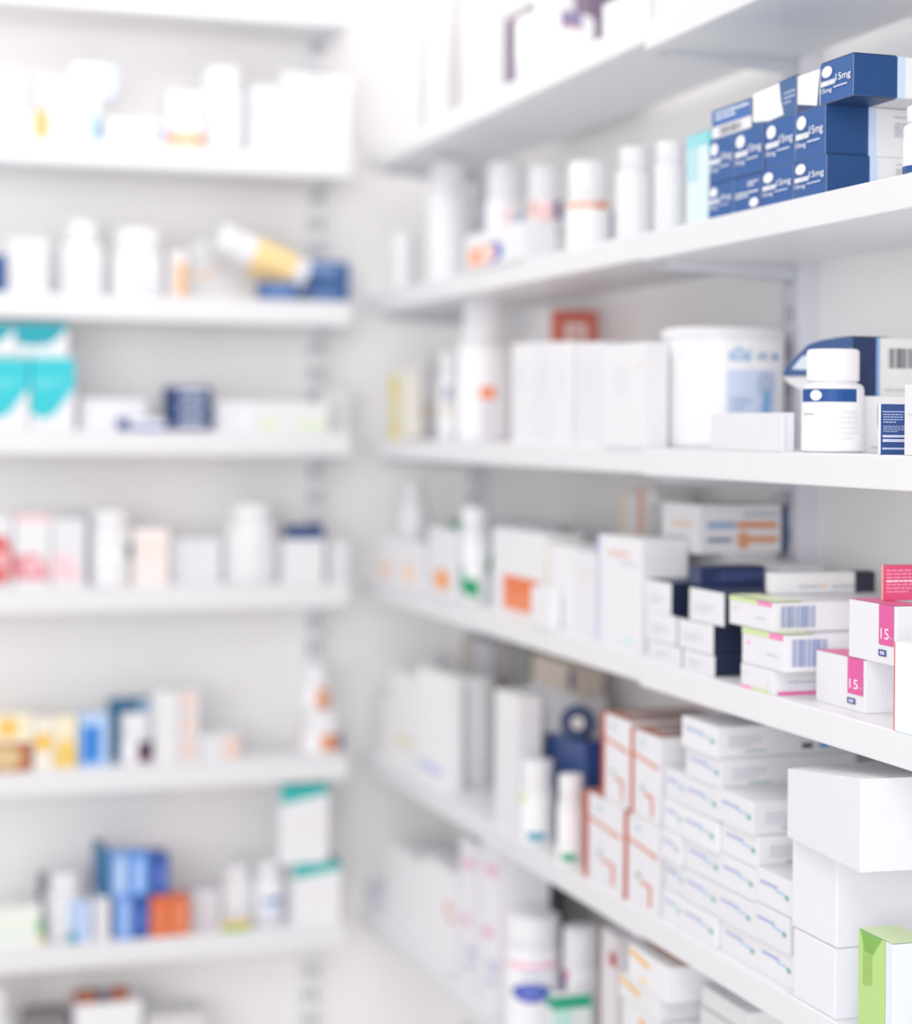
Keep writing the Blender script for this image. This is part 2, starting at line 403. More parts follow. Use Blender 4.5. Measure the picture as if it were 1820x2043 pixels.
def fl(x, wid): return [('A', 'r', 0, 0, 1, 1, '#3a6294'), ('A', 'p', 0, .02, .72, 1, '#f4f4f6', [(0, .12), (.55, 0), (1, .05), (.9, .5), (.85, 1), (0, 1)]), ('A', 'l', .72, .3, .98, .7, '#a8b8d6', 3), ('N', 'r', 0, 0, .4, 1, '#27477a'), ('T', 'r', 0, 0, .4, 1, '#3566a4')]
R(2, 1586, 1630, 137, .004, DB, 'carton with its white flap hanging open, just left of the top right blue carton', '#f0f0f2', [('A', 'r', 0, 0, 1, 1, '#23406f'), ('A', 'p', 0, .0, 1, 1, '#f4f4f6', [(.02, .22), (.9, .02), (1, .9), (1, 1), (.02, 1)]), ('T', 'r', 0, 0, .4, 1, '#3566a4')], z0=top)
R(2, 1498, 1584, 150, .004, DB, 'blue carton with a white torn flap and silvery print on top of the blue stack', '#f0f0f2', fl(0, 0), z0=top, warp={(-1, 1): -.004, (1, 1): -.004})
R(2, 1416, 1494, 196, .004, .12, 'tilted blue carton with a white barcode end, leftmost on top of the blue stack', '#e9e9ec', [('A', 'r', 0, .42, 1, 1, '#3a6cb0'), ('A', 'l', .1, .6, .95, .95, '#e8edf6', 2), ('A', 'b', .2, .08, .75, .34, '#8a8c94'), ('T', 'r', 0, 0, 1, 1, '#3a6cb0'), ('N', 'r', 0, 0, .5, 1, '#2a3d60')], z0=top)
Rb(2, 1798, 1890, 212, .0, 'white bottle with a navy base band at the right edge beside the blue cartons', caph=.26, capr=.85, lab=(.0, .5), bands=[('r', -80, .0, 80, .10, '#2b5290')])

# ---- R3, the white tub and the banded bottle
R(3, 780, 812, 742, .03, .03, 'thin carton with a yellow edge on the eye-level shelf, nearest the corner', '#e6e3da', [('A', 'r', 0, 0, .55, 1, '#e6da84'), ('A', 'l', .1, .3, .9, .6, '#f5f0e2', 3)], tilt=(math.radians(-6), 0, 0))
Rb(3, 820, 868, 706, .075, 'small white bottle beside the yellow-edged carton', lab=(.1, .7), capr=.9, bands=[('r', -70, .5, -30, .62, '#b0aa88'), ('r', -10, .3, 50, .42, '#eadccf')])
Rb(3, 874, 920, 704, .05, 'small white bottle with a grey-blue mark next to the big orange-marked bottle', lab=(.1, .7), capr=.9, bands=[('r', -30, .46, 10, .62, '#9aa2b8'), ('r', -25, .3, 0, .44, '#d6cfa8')])
Rb(3, 912, 1018, 597, .03, 'large white bottle with a small orange square on its label', kind='bottle', capr=.82, caph=.3, lab=(.04, .66), bands=[('r', -10, .30, 24, .385, '#f08a58'), ('r', -12, .02, 20, .28, '#dcdde6')])
R(3, 1022, 1092, 610, .15, .012, 'tall white carton with a faint red mark behind the big orange-marked bottle', '#eaeaec', [('A', 'p', .1, .62, .5, .85, '#eab5a5', [(0, 1), (.2, .6), (.9, .2), (.7, 0), (.1, .3)])])
R(3, 1098, 1105, 618, .133, .078, 'brick red carton with a white square emblem standing behind the white cartons', '#d2705d', [('N', 'r', .24, .66, .74, .90, '#efdcd8'), ('N', 'r', .4, .70, .6, .86, '#dfa79b'), ('N', 'r', .04, .97, .96, 1, '#c96251')])
for i, (a, b, y, lab) in enumerate([(1020, 1062, 682, 'first of the white carton row, beside the orange-marked bottle'), (1063, 1102, 681, 'second of the white carton row on the eye-level shelf'), (1103, 1142, 681, 'third of the white carton row, below the brick red carton'), (1148, 1200, 681, 'wide fourth of the white carton row on the eye-level shelf'), (1201, 1284, 682, 'widest of the white carton row, left of the big white tub')]):
    R(3, a, b, y, (.015, .015, .015, .015, .0)[i], (.12, .12, .12, .12, .035)[i], 'plain white carton, ' + lab, (W, WW, W, WW, W)[i], [('A', 'l', .3, .5, .6, .8, '#e4e4e8', 5)] + ([('A', 'e', .86, .76, .96, .79, '#f3c3ae')] if i == 4 else []), group='white cartons left of the tub')
Rb(3, 1316, 1564, 655, .040, 'big round white tub with blue lettering and a pale blue panel', kind='tub', caph=.10, name='supplement_tub', cat='tub', lab=(.02, .88),
   bands=[('r', 4, .16, 58, .64, '#c9d6ee'), ('t', 5, .71, 26, .82, '#6fa6dc', 'xiDial'), ('t', 33, .72, 45, .78, '#7fa8d4', 'uno'), ('e', 52, .72, 60, .78, '#2d82c4'), ('e', 34, .42, 54, .62, '#b3c3dc'), ('p', 36, .18, 52, .5, '#7fb0de', [(.1, 0), (.9, 0), (.75, .5), (.9, .8), (.4, 1), (.2, .6)]), ('l', 8, .3, 26, .42, '#a9bada', 2), ('t', -42, .74, -36, .80, '#d9dbe2', 'x')])
R(3, 1418, 1560, 823, .0, .02, 'low white carton lying in front of the big white tub', WW, [('A', 'l', .04, .04, .6, .08, '#dfe6dc', 1), ('N', 'r', .2, .05, .4, .95, '#d3d6e0')], xe=1585, rz=0)
# banded bottle in focus
Rb(3, 1600, 1722, 697, -.0 + .002, 'white pill bottle with a dark blue band and round white emblem, in sharp focus', caph=.32, capr=.85, lab=(.02, .66), ridges=True,
   bands=[('r', -72, .487, 48, .612, '#164d90'), ('e', -44, .50, -20, .60, '#f2f5fa'), ('l', -62, .355, -35, .385, '#aeb4b4', 1), ('l', -62, .28, -44, .30, '#e0e2e4', 1), ('l', -12, .12, 50, .42, '#e2e3e5', 6), ('r', -24, .05, -23, .46, '#e6e7ea')])
zc = R(3, 1645, 1722, 790, .075, .13, 'white carton with a grey barcode carrying the opened navy carton', '#e9e9ea', [('N', 'b', .14, .48, .30, .85, '#8a8c90'), ('N', 'l', .08, .06, .3, .12, '#b4b4b6', 1), ('A', 'l', .2, .2, .8, .5, '#d8d8dc', 3)])
# opened navy carton: body + hanging flap
X = XF + .078
n_ = onX(1700, 800, X); f_ = onX(1655, 800, X); z0 = zc + .0006; h_ = z_at((X, n_.y), 672) - z0
cx0 = X + .075; cy0 = (n_.y + f_.y) / 2; hy0 = abs(f_.y - n_.y) / 2
carton(cx0, cy0, z0, .075, hy0, h_, 'opened navy and white carton with a barcode behind the blue-banded bottle', '#e4e4e3',
       [('N', 'r', 0, 0, .205, 1, NAVY), ('N', 'r', .205, 0, .235, 1, '#86aee2'), ('N', 'b', .31, .48, .70, .82, '#62656c'), ('N', 'l', .28, .08, .7, .14, '#c0c0c0', 2), ('A', 'r', 0, 0, 1, 1, '#d8d4cc'), ('T', 'r', 0, 0, .34, 1, '#31507f')])  # light blue strip beside the navy is a painted highlight
body = bpy.data.objects['medicine_carton'] if False else COL.objects[-1]
Xf = XF + .0765
def plate(px, th, m, name, dx=0.0):
    fb = MB(); n = len(px); P0 = [onX(x, y, Xf + dx) - Vector((cx0, cy0, z0)) for x, y in px]
    fb.mesh([tuple(p) for p in P0] + [(p.x + th, p.y, p.z) for p in P0], [tuple(range(n)), tuple(reversed(range(n, 2 * n)))] + [(i, i + n, (i + 1) % n + n, (i + 1) % n) for i in range(n)], m)
    return fb
fb = plate([(1702, 672), (1640, 678), (1612, 688), (1594, 706), (1562, 742), (1562, 750), (1660, 750), (1690, 700), (1702, 690)], .0008, mat('#2d568f', .4), 'f')
P1 = [onX(x, y, Xf - .0004) - Vector((cx0, cy0, z0)) for x, y in [(1580, 736), (1600, 712), (1630, 700), (1645, 702), (1645, 730), (1604, 738)]]
fb.poly(P1, mat('#dfe8f5', .4))
fo = fb.build('open_flap', body); fo['label'] = 'dark blue flap with white lettering'
fb = plate([(1562, 751), (1574, 765), (1598, 777), (1650, 779), (1650, 751)], .0008, mat('#ecebea', .4), 'g', .002)
fo = fb.build('inner_flap', body); fo['label'] = 'white inner flap'
R(3, 1752, 1757, 806, .0, .05, 'small carton with a navy text panel between the pill bottle and the frame edge', '#eaeaee', [('N', 'r', .0, .0, 1, 1, '#33508a'), ('N', 'r', .04, .84, 1, .86, '#b9c2e2'), ('N', 'r', .04, .10, 1, .14, '#b9c2e2'), ('N', 'l', .06, .62, .6, .82, '#a9b6da', 4), ('N', 'l', .06, .44, .7, .58, '#a9b6da', 4), ('N', 'r', .04, .34, .75, .39, '#ccd2ea'), ('N', 'r', .04, .25, .68, .31, '#ccd2ea')], xe=1830)
R(3, 1806, 1808, 765, -.004 + .004, .03, 'white carton cut by the right edge of the picture beside the navy text panel', '#f0f1f3', [('N', 'l', .2, .35, .9, .4, '#d2d2d6', 1)], xe=1880) if False else R(3, 1804, 1840, 766, .0, .06, 'white carton cut by the right edge of the picture beside the navy text panel', '#e4e4e8', [('A', 'l', .2, .55, .6, .6, '#d2d4d8', 1)])

# ---- R4, the pink cartons
R(4, 752, 786, 1075, .0, .03, 'white carton with a peach patch on the fourth shelf, nearest the corner', W, [('A', 'e', .3, .12, .9, .5, '#f3cdb8')])
Rb(4, 800, 858, 960, .034, 'tall narrow white bottle standing above the peach-marked cartons', kind='tall', capr=.72, caph=.22)
R(4, 800, 842, 1088, .0, .03, 'white carton with a faint peach oval in front of the tall narrow bottle', W, [('A', 'e', .15, .15, .75, .6, '#f4d8c4')])
R(4, 856, 908, 1060, .0, .012, 'white carton with an orange square beside the green-marked bottle', WW, [('A', 'e', .22, .14, .85, .44, '#f0a468')])
R(4, 893, 925, 1042, .11, .05, 'green-cornered carton behind the green-marked bottle', '#dfe6e4', [('A', 'r', .2, .55, .8, 1, '#3fa588')])
Rb(4, 916, 984, 1012, .0135, 'white bottle with green leaf shapes on its label', capr=.78, caph=.26, lab=(.02, .62), bands=[('p', -60, .06, 18, .42, '#1f9a6b', [(0, .9), (.2, 1), (.3, .55), (.9, .55), (1, 0), (.35, .05), (.1, .3)]), ('p', 34, .30, 75, .56, '#2ba27a', [(0, 0), (.2, .5), (.7, 1), (1, .9), (.8, .2)])])
R(4, 985, 1092, 1068, .03, .06, 'white carton with a large orange square on the fourth shelf', W, [('A', 'r', .22, .06, .86, .46, '#e5763f'), ('A', 'r', .24, .06, .84, .26, '#ea8555')])
R(4, 1062, 1100, 1178, .0, .018, 'small white block overlapping the corner of the orange square', W)
R(4, 985, 1080, 1048, .115, .05, 'grey-topped carton behind the orange-square carton', '#cfd1d6', [('A', 'l', .1, .7, .9, .9, '#8fa59f', 1)])
R(4, 1084, 1150, 1058, .115, .05, 'dim white carton behind the yellow-edged carton', '#d6d6da', [('A', 'r', .5, .82, .9, 1, '#707c78')])
R(4, 1096, 1150, 1093, .02, .07, 'white carton with a thin yellow edge', W, [('A', 'r', 0, 0, .06, 1, '#efe6bc')])
R(4, 1151, 1192, 1106, .02, .07, 'narrow white carton between the yellow-edged and the blue-edged carton', WW, [('A', 'l', .2, .6, .8, .8, '#f0dcdc', 2)])
R(4, 1195, 1282, 1078, .015, .068, 'tall white carton with a blue left edge', W, [('A', 'r', 0, 0, .04, 1, '#a3bbe4'), ('A', 'l', .25, .8, .75, .9, '#efc9c4', 1), ('A', 'l', .5, .74, .9, .8, '#cfd6e2', 1), ('A', 'e', .6, .05, .85, .1, '#cfe9ec')])
R(4, 1240, 1272, 984, .15, .055, 'tall carton with a cream stripe at the back of the fourth shelf', '#e0dedd', [('A', 'r', 0, 0, .35, 1, '#e8d5bd')])
R(4, 1274, 1312, 978, .15, .055, 'tall carton with a terracotta stripe at the back of the fourth shelf', '#e0dedd', [('A', 'r', 0, 0, .3, 1, '#d8a48f'), ('A', 'l', .5, .5, .95, .9, '#bdbab8', 5)])
# tall rear stack with the wide white carton
zb = R(4, 1330, 1398, 1100, .12, .06, 'narrow white carton propping up the wide white and orange carton', '#e2e2e5', [('A', 'l', .2, .2, .8, .6, '#dcc4bc', 2)])
R(4, 1401, 1470, 1100, .12, .06, 'plain white carton, middle prop under the wide white and orange carton', '#dcdcdf', h=zb - rtop(4, 2.2) - .003)
R(4, 1473, 1560, 1100, .12, .06, 'plain white carton, right prop under the wide white and orange carton', '#d8d8db', h=zb - rtop(4, 2.2) - .003)
Xr = XF + .12
y_f = onX(1322, 1050, Xr).y; y_n = onX(1398, 1050, Xr).y
R(4, 1322, 1398, 1008, .085, .13, 'wide white carton with orange and blue lettering and a navy end, at the back', '#e6e6e9', [('A', 'l', .3, .5, .8, .68, '#eec9a8', 1), ('A', 'l', .3, .28, .7, .38, '#ccd0d8', 1),
   ('N', 'r', .93, 0, 1, 1, '#2c4470'), ('N', 'r', .08, .52, .4, .66, '#9db4d2'), ('N', 'r', .42, .52, .88, .66, '#dd9a74'), ('N', 'l', .5, .76, .9, .86, '#8d97ac', 1), ('N', 'l', .08, .22, .36, .36, '#38618f', 1), ('N', 'e', .42, .1, .56, .46, '#e0a07a'), ('N', 'r', .52, .24, .88, .36, '#df976d')], z0=zb + .0006)
# navy carton across the back of the stack
zn = RNZ[4] + LR
def white_end(lv, xl, xr, yt, lab, z0=None, **k):
    return R(4, xl, xr, yt, .012, .10, lab, '#e4e4e8', [('N', 'r', 0, 0, 1, 1, DNAVY), ('N', 'r', .5, .2, .9, .4, '#2b3a63'), ('A', 'l', .15, .25, .7, .6, '#dcdce2', 3), ('T', 'r', 0, 0, 1, 1, '#2a3658')], z0=z0, group='white and navy cartons', **k)
za = white_end(0, 1366, 1430, 1310, 'white-ended navy carton, right one at the bottom of the white and navy pile'); ha = za - zn
white_end(0, 1297, 1364, 0, 'white-ended navy carton, left one at the bottom of the white and navy pile', h=ha)
zb2 = white_end(1, 1356, 1427, 1248, 'white-ended navy carton, right one in the middle layer of the white and navy pile', z0=za + .0006)
white_end(1, 1292, 1354, 0, 'white-ended navy carton, left one in the middle layer of the white and navy pile', z0=za + .0006, h=zb2 - za)
white_end(2, 1290, 1342, 0, 'white-ended navy carton, left one in the top layer of the white and navy pile', z0=zb2 + .0006, h=.041)
white_end(2, 1378, 1448, 0, 'white-ended navy carton, right one in the top layer of the white and navy pile', z0=zb2 + .0006, h=.041)
zt = zb2 + .042
R(4, 1376, 1400, 1132, .028, .09, 'dark navy carton with fine print lying across the white and navy pile', '#2c3a62', [('N', 'l', .3, .2, 1, .75, '#56649c', 6), ('N', 'l', .15, .3, .35, .5, '#46548a', 1), ('T', 'r', 0, 0, 1, 1, '#39425c')], z0=zt, rough=.4)
# pink-green cartons
def pg(lab, xl, xr, yt, z0=None, bottom=False, **k):
    if bottom: d = [('A', 'r', 0, .0, .34, .14, '#ee9cc0'), ('A', 'r', .36, .0, .95, .14, '#cfdfac'), ('N', 'r', .04, .0, .42, .14, '#e268a6'), ('N', 'r', .43, .0, .9, .14, '#b5cc7c'), ('N', 'l', .12, .48, .4, .54, '#7c9aac', 1), ('A', 'e', .82, .3, .88, .36, '#f0a0b8'), ('A', 'l', .1, .6, .3, .66, '#b8cccc', 1)]
    else: d = [('A', 'r', 0, .84, .66, 1, '#cfe0a6'), ('A', 'r', .66, .84, .98, 1, '#ee88bb'), ('A', 'e', .12, .56, .2, .64, '#f3a6bc'), ('A', 'l', .6, .35, .85, .44, '#bfd0d2', 1), ('N', 'b', .06, .15, .34, .88, '#8f9cc6'), ('T', 'r', 0, .0, .25, 1, '#dbe6bd')]
    return R(4, xl, xr, yt, .002, .16, lab, '#e4e4e8', d, z0=z0, group='white cartons with green and pink strips', **k)
zp = pg('white carton with its green and pink strip along the base, lowest of three', 1482, 1546, 1338, bottom=True)
zp2 = pg('white carton with a barcode, middle of the three green and pink striped cartons', 1484, 1568, 1268, z0=zp + .0006)
zp3 = pg('white carton with a barcode, topmost of the three green and pink striped cartons', 1458, 1545, 1203, z0=zp2 + .0006)
R(4, 1530, 1545, 1144, .055, .13, 'long white carton with a black end lying above the barcode cartons', '#e8e8ea', [('N', 'l', .25, .25, .45, .42, '#a8acb4', 1), ('N', 'e', .46, .26, .52, .42, '#efc9a8'), ('N', 'l', .58, .22, .8, .4, '#a9adb8', 1), ('N', 'r', .80, 0, 1, 1, '#2d3142'), ('T', 'r', .8, 0, 1, 1, '#474a55')], z0=zp3 + .0006, xe=1748)
# pink cartons
def pink(lab, xl, xr, yt, xe, z0=None, qr=True, **k):
    d = [('T', 'r', 0, 0, 1, 1, '#e2719f'), ('A', 'r', .66, .32, .97, 1, '#dc5a9e'), ('A', 't', .70, .42, .87, .60, '#f6e8f2', '15'), ('A', 't', .87, .43, .95, .48, '#eeb0d2', 'mg'), ('A', 'r', .66, .13, .82, .24, '#2a5288'), ('A', 'r', .69, .155, .79, .215, '#c9b8e0'),
         ('N', 'r', .12, .1, .13, .6, '#e0e0e6'), ('N', 'r', .4, .1, .41, .6, '#e0e0e6'), ('N', 'r', .7, .12, .71, .6, '#e0e0e6'), ('N', 'r', .25, .1, .26, .6, '#e4e4ea'), ('N', 'r', .55, .1, .56, .55, '#e4e4ea')]
    return R(4, xl, xr, yt, .03, .1, lab, '#e4e4e8', d, z0=z0, xe=xe, group='white and pink 15 mg cartons', **k)
zq = pink('white carton with a pink 15 mg strip, the lower one standing on the shelf', 1632, 1730, 1318, 1790)
zr = pink('white carton with a pink 15 mg strip, resting on top of the lower one', 1697, 1790, 1210, 1850, z0=zq + .0006)
R(4, 1762, 1766, 1128, .05, .1, 'solid pink carton with white print resting on the pink strip cartons', '#e0527f', [('N', 'l', .04, .2, .7, .9, '#ee92b4', 7), ('N', 'l', .04, .5, .6, .6, '#fbe0ea', 1), ('A', 'r', 0, 0, 1, 1, '#e8b09a'), ('T', 'r', 0, 0, 1, 1, '#e0607f')], z0=zr + .0006, xe=1880)
R(4, 1788, 1840, 1290, .0, .024, 'white carton with a thin red edge cut by the right edge of the picture', '#f2f3f6', [('A', 'r', 0, 0, .04, 1, '#e2646c'), ('A', 'r', .04, 0, 1, .006, '#a9dbe8')])

# ---- R5, the orange-edged cartons and blank cartons
R(5, 742, 778, 1400, .04, .06, 'pale grey carton on the fifth shelf, nearest the corner', '#f2f2f4')
R(5, 782, 832, 1355, .03, .1, 'pale carton with a yellow mark near its base on the fifth shelf', '#f2f2f4', [('A', 'r', .2, .2, .95, .3, '#ece4c4')])
R(5, 836, 895, 1352, .02, .03, 'pale carton with a soft blue patch near its base', '#f2f2f4', [('A', 'r', .1, .08, .85, .17, '#c6cfee')])
Rb(5, 858, 892, 1302, .14, 'small white bottle peeking over the pale cartons', caph=.3, capr=.85)
Rb(5, 899, 1000, 1344, .05, 'big white jar among the pale cartons on the fifth shelf', kind='tub', caph=.2)
R(5, 992, 1038, 1392, .015, .04, 'narrow white carton between the big jar and the small labelled bottles', W)
R(5, 925, 985, 1285, .15, .05, 'grey carton at the back under the fourth shelf', '#cfcfd2', [('A', 'r', 0, 0, .3, 1, '#bdb9ac')])
R(5, 1000, 1022, 1284, .15, .05, 'thin reddish grey carton at the back under the fourth shelf', '#a79c9c')
R(5, 1030, 1056, 1290, .15, .05, 'thin olive grey carton at the back under the fourth shelf', '#8e918e')
zbg = R(5, 1062, 1160, 1392, .15, .05, 'white carton hidden behind the round navy dispenser', '#dadade')
R(5, 1066, 1152, 1330, .15, .05, 'beige carton with a dark round end lying high at the back', '#cfc2b6', [('A', 'e', .84, .1, 1, .95, '#4a4f63')], z0=zbg + .0006)
R(5, 1050, 1090, 1385, .07, .015, 'tall white carton left of the round navy dispenser', WW)
# navy dispenser: block with a ring on top
X = XF + .085; ya = onX(1103, 1500, X).y; yb = onX(1196, 1500, X).y; yc = (ya + yb) / 2; hyd = abs(ya - yb) / 2
z0 = rtop(5, yc); zk = z_at((X, yc), 1466); 
root = bpy.data.objects.new('tape_dispenser', None); COL.objects.link(root); root.location = (X + .006, yc, z0)
tag(root, 'round navy dispenser with a pale hole, left of the orange-edged cartons', 'dispenser')
b_ = MB(); nv = mat('#26437c', .35)
b_.bm(hexbm([(-.022, -hyd, 0), (.022, -hyd, 0), (.022, hyd, 0), (-.022, hyd, 0), (-.022, -hyd * .8, zk - z0), (.022, -hyd * .8, zk - z0), (.022, hyd, zk - z0 - .01), (-.022, hyd, zk - z0 - .01)], .006, 3), nv); b_.build('base', root)
rr = .027; zc_ = z_at((X, yc), 1441) - z0
rb = MB(); n = 40; q = 12
vs = [((rr * .34 * math.sin(2 * math.pi * j / q)) * .9, (rr * .68 + rr * .34 * math.cos(2 * math.pi * j / q)) * math.cos(2 * math.pi * i / n), zc_ + (rr * .68 + rr * .34 * math.cos(2 * math.pi * j / q)) * math.sin(2 * math.pi * i / n)) for i in range(n) for j in range(q)]
rb.mesh(vs, [(i * q + j, i * q + (j + 1) % q, ((i + 1) % n) * q + (j + 1) % q, ((i + 1) % n) * q + j) for i in range(n) for j in range(q)], mat('#2b3f68', .35), True); rb.build('ring', root, (-.004, -.004, 0), rz=math.radians(64))
rc = MB(); rc.lathe([(0.0001, -.004), (rr * .42, -.004), (rr * .42, .004), (0.0001, .004)], mat('#ddd6d2', .5), n=24); rc.build('core', root, (-.004, -.004, zc_), rot=(0, math.pi / 2, math.radians(64)))
Rb(5, 1044, 1114, 1516, .004, 'small white bottle with a teal stripe at its foot', capr=.9, caph=.3, lab=(.0, .6), bands=[('r', -35, .04, 25, .13, '#1c93b0'), ('r', -75, .5, -40, .6, '#cfe59a')])
Rb(5, 1118, 1172, 1545, .005, 'small white bottle with a green stripe at its foot', capr=.9, caph=.3, lab=(.0, .6), bands=[('r', -40, .03, 25, .12, '#2fa474'), ('l', -40, .2, 40, .26, '#dfe8e4', 1)])
R(5, 1150, 1172, 1590, .053, .013, 'small yellow carton tucked behind the green-striped bottle', '#ebda5c')
def orange(lab, xl, xr, yt, ins, dep, z0=None, **k):
    d = [('A', 'r', 0, 0, .12, 1, '#bb4110'), ('A', 'p', .13, .62, .95, .73, '#dd7a50', [(0, 1), (1, .35), (1, 0), (0, .7)]), ('A', 'r', .72, .06, .79, .30, '#dc7f5a'), ('A', 'p', .46, .27, .72, .33, '#d86f44', [(0, 1), (.2, .6), (1, .6), (1, 0), (.2, .1), (0, .6)]), ('A', 'e', .36, .33, .46, .38, '#4a9a80'), ('A', 'e', .3, .84, .5, .9, '#c3d4e6'), ('T', 'r', 0, 0, 1, 1, '#b5765c'), ('F', 'r', 0, 0, 1, 1, '#d9653a'), ('T', 'r', .12, .25, 1, .75, '#c9c2c2')]
    return R(5, xl, xr, yt, ins, dep, lab, '#e4e4e8', d, z0=z0, group='orange-edged cartons', **k)
zo = orange('white carton with orange edges, lower left of the four', 1172, 1250, 1612, .012, .06)
zo2 = orange('white carton with orange edges, lower right of the four', 1252, 1322, 1650, .012, .14)
orange('white carton with orange edges, upper left of the four', 1206, 1262, 1440, .012, .14, z0=zo + .0006) 
orange('white carton with orange edges, upper right of the four', 1264, 1322, 1472, .012, .14, z0=zo2 + .0006) 
cols = [('C1', 1326, 1363, 1545, 5, 'left'), ('C2', 1365, 1436, 1450, 7, 'second'), ('C3', 1438, 1510, 1600, 5, 'third'), ('C4', 1512, 1582, 1760, 3, 'right')]
lev = ['bottom', 'second', 'third', 'fourth', 'fifth', 'sixth', 'seventh']
for nm, xl, xr, yt, n, w in cols:
    X = XF + .006; nr = onX(xr, 900, X); zb0 = rtop(5, nr.y); H = z_at((X, nr.y), yt) - zb0
    for i in range(n):
        topm = i == n - 1
        ins = .006 + .003 * ((i * 7 + len(w)) % 3)
        d = [('A', 'l', .12, .56, .62, .74, '#a5b3e0', 1), ('A', 'l', .55, .50, .82, .62, '#a9d2ee', 1), ('A', 'e', .82, .42, .94, .58, '#84b8b4'), ('N', 'l', .08, .3, .32, .7, '#ccced6', 3), ('N', 'l', .2, .14, .36, .24, '#8fb5ae', 1)]
        if nm == 'C2' and i >= 5: d += [('N', 'r', .62 if i == 6 else .55, .2, .70 if i == 6 else .62, .36, '#3b4a4c')]
        if nm == 'C2' and i == 6: d += [('N', 'r', .75, .2, .83, .36, '#5aa3dc'), ('N', 'r', .85, .2, .98, .36, '#42598f')]
        R(5, xl, xr, 0, .006, .185, 'white blue-lettered carton, %s in the %s column beside the orange-edged cartons' % (('topmost' if topm else lev[i] + (' from the bottom' if i else '')), {'left': 'first', 'second': 'second', 'third': 'third', 'right': 'fourth'}[w]), (W, WW, '#e4e4e8')[i % 3], d, z0=zb0 + i * H / n, h=H / n - .0007, group='white cartons with blue lettering', jit=ins - .006)
# blank white cartons at the right
zw = R(5, 1592, 1676, 1893, .004, .2, 'large blank white carton at the foot of the right-hand pile', '#e4e4e8', flap=('A', '#e6e6ea'), dec= [('N', 'l', .9, .6, 1, .62, '#dedee2', 1)])
zw2 = R(5, 1588, 1678, 1706, .004, .2, 'large blank white carton in the middle of the right-hand pile', '#e4e4e8', flap=('A', '#e6e6ea'), dec= [('N', 'l', .78, .12, 1, .36, '#a9bcd0', 4)], z0=zw + .0008)
R(5, 1572, 1740, 1556, -.012, .19, 'large blank white carton set askew on top of the right-hand pile', '#e4e4e8', z0=zw2 + .0008, rz=math.radians(-4), warp={(-1, 1): -.020, (1, 1): -.012}, flap=None)
R(5, 1722, 1790, 1885, -.0 + .002, .045, 'green and pale blue carton with fine print at the bottom right corner', '#dfe6f3', [('A', 'r', 0, 0, .8, 1, '#b4d684'), ('A', 'p', .05, .82, .7, 1, '#7fb452', [(0, 1), (.1, .6), (.2, 0), (.6, 0), (1, 1)]), ('A', 'l', .14, .5, .42, .95, '#8dbb5c', 22), ('T', 'r', 0, 0, 1, 1, '#d2e4b4')]) 

# ---- R6, bottom right
R(6, 735, 775, 1790, .03, .08, 'pale bluish carton on the sixth shelf, nearest the corner', '#e2e4ee')
R(6, 778, 850, 1728, .03, .12, 'big pale carton on the sixth shelf beside the corner', '#f2f2f4')
R(6, 853, 912, 1745, .03, .12, 'pale carton with red dots on its side on the sixth shelf', '#f2f2f4', [('A', 'e', .72, .58, .95, .68, '#ecab90'), ('A', 'e', .84, .48, 1, .56, '#d98a70')])
for a, b, y, y2, nm in [(925, 965, 1690, 1735, 'left'), (967, 1012, 1700, 1875, 'right')]:
    R(6, a, b, y, .03, .08, 'tall pale carton with a pink spot, %s one of the pair beside the pink-ringed bottle' % nm, '#eeeef2', [('A', 'e', .2, .80, .75, .88, '#f0b6cc'), ('A', 'e', .1, .40, .55, .48, '#f0b6cc'), ('A', 'l', .3, .1, .8, .3, '#c9c9e6', 2), ('A', 'r', .9, 0, .95, 1, '#cbbfd0')], group='tall cartons with pink spots')
Rb(6, 1016, 1126, 1822, .0, 'white bottle with a pink ring and blue oval emblem', kind='bottle', capr=.97, caph=.22, lab=(.05, .74), bands=[('r', -70, .60, 60, .64, '#f4b8cf'), ('l', -25, .52, 20, .57, '#a9b6d6', 1), ('e', -45, .32, 42, .48, '#4658b8'), ('l', -25, .37, 22, .43, '#8fa4e4', 1)])
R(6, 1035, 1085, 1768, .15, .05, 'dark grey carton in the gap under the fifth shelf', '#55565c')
Rb(6, 1130, 1203, 1848, .065, 'white bottle with a navy and magenta side stripe', capr=.95, caph=.3, lab=(.05, .7), bands=[('r', -80, .2, -48, .66, '#3d4478'), ('r', -60, .58, -38, .66, '#d26a9c'), ('l', -30, .2, 50, .5, '#bcd8d2', 4)])
R(6, 1100, 1113, 1990, .0, .06, 'green-topped white carton at the bottom edge beside the pink-ringed bottle', '#e3e8e8', [('N', 'r', 0, .84, 1, 1, '#2fa584'), ('A', 'r', 0, .84, 1, 1, '#2fa584'), ('N', 'r', 0, .4, .5, .84, '#bfe6dc')])
R(6, 1207, 1243, 1872, .03, .09, 'tall grey-white carton with thin red edges', '#dcd9dd', [('A', 'r', 0, 0, .08, 1, '#b98a8a'), ('A', 'r', .9, 0, .96, 1, '#c9a8a8'), ('A', 'r', .5, .82, .9, .9, '#b06058')])
zy0 = R(6, 1252, 1328, 2046, .004, .10, 'white carton with an amber stripe, at the picture bottom under the amber-striped pair', '#e4e4e7', [('A', 'p', .45, .76, 1, .95, '#e8b058', [(0, 1), (1, .6), (1, .2), (0, .6)])])
zy = R(6, 1245, 1322, 1992, .004, .10, 'white carton with an amber stripe, lower of the pair', z0=zy0 + .0006, col='#e4e4e7', dec=[('A', 'p', 0, .35, .55, .95, '#efbf72', [(0, 1), (1, .6), (1, .2), (0, .6)]), ('T', 'r', .2, 0, .5, 1, '#e0b684')], group='amber-striped cartons')
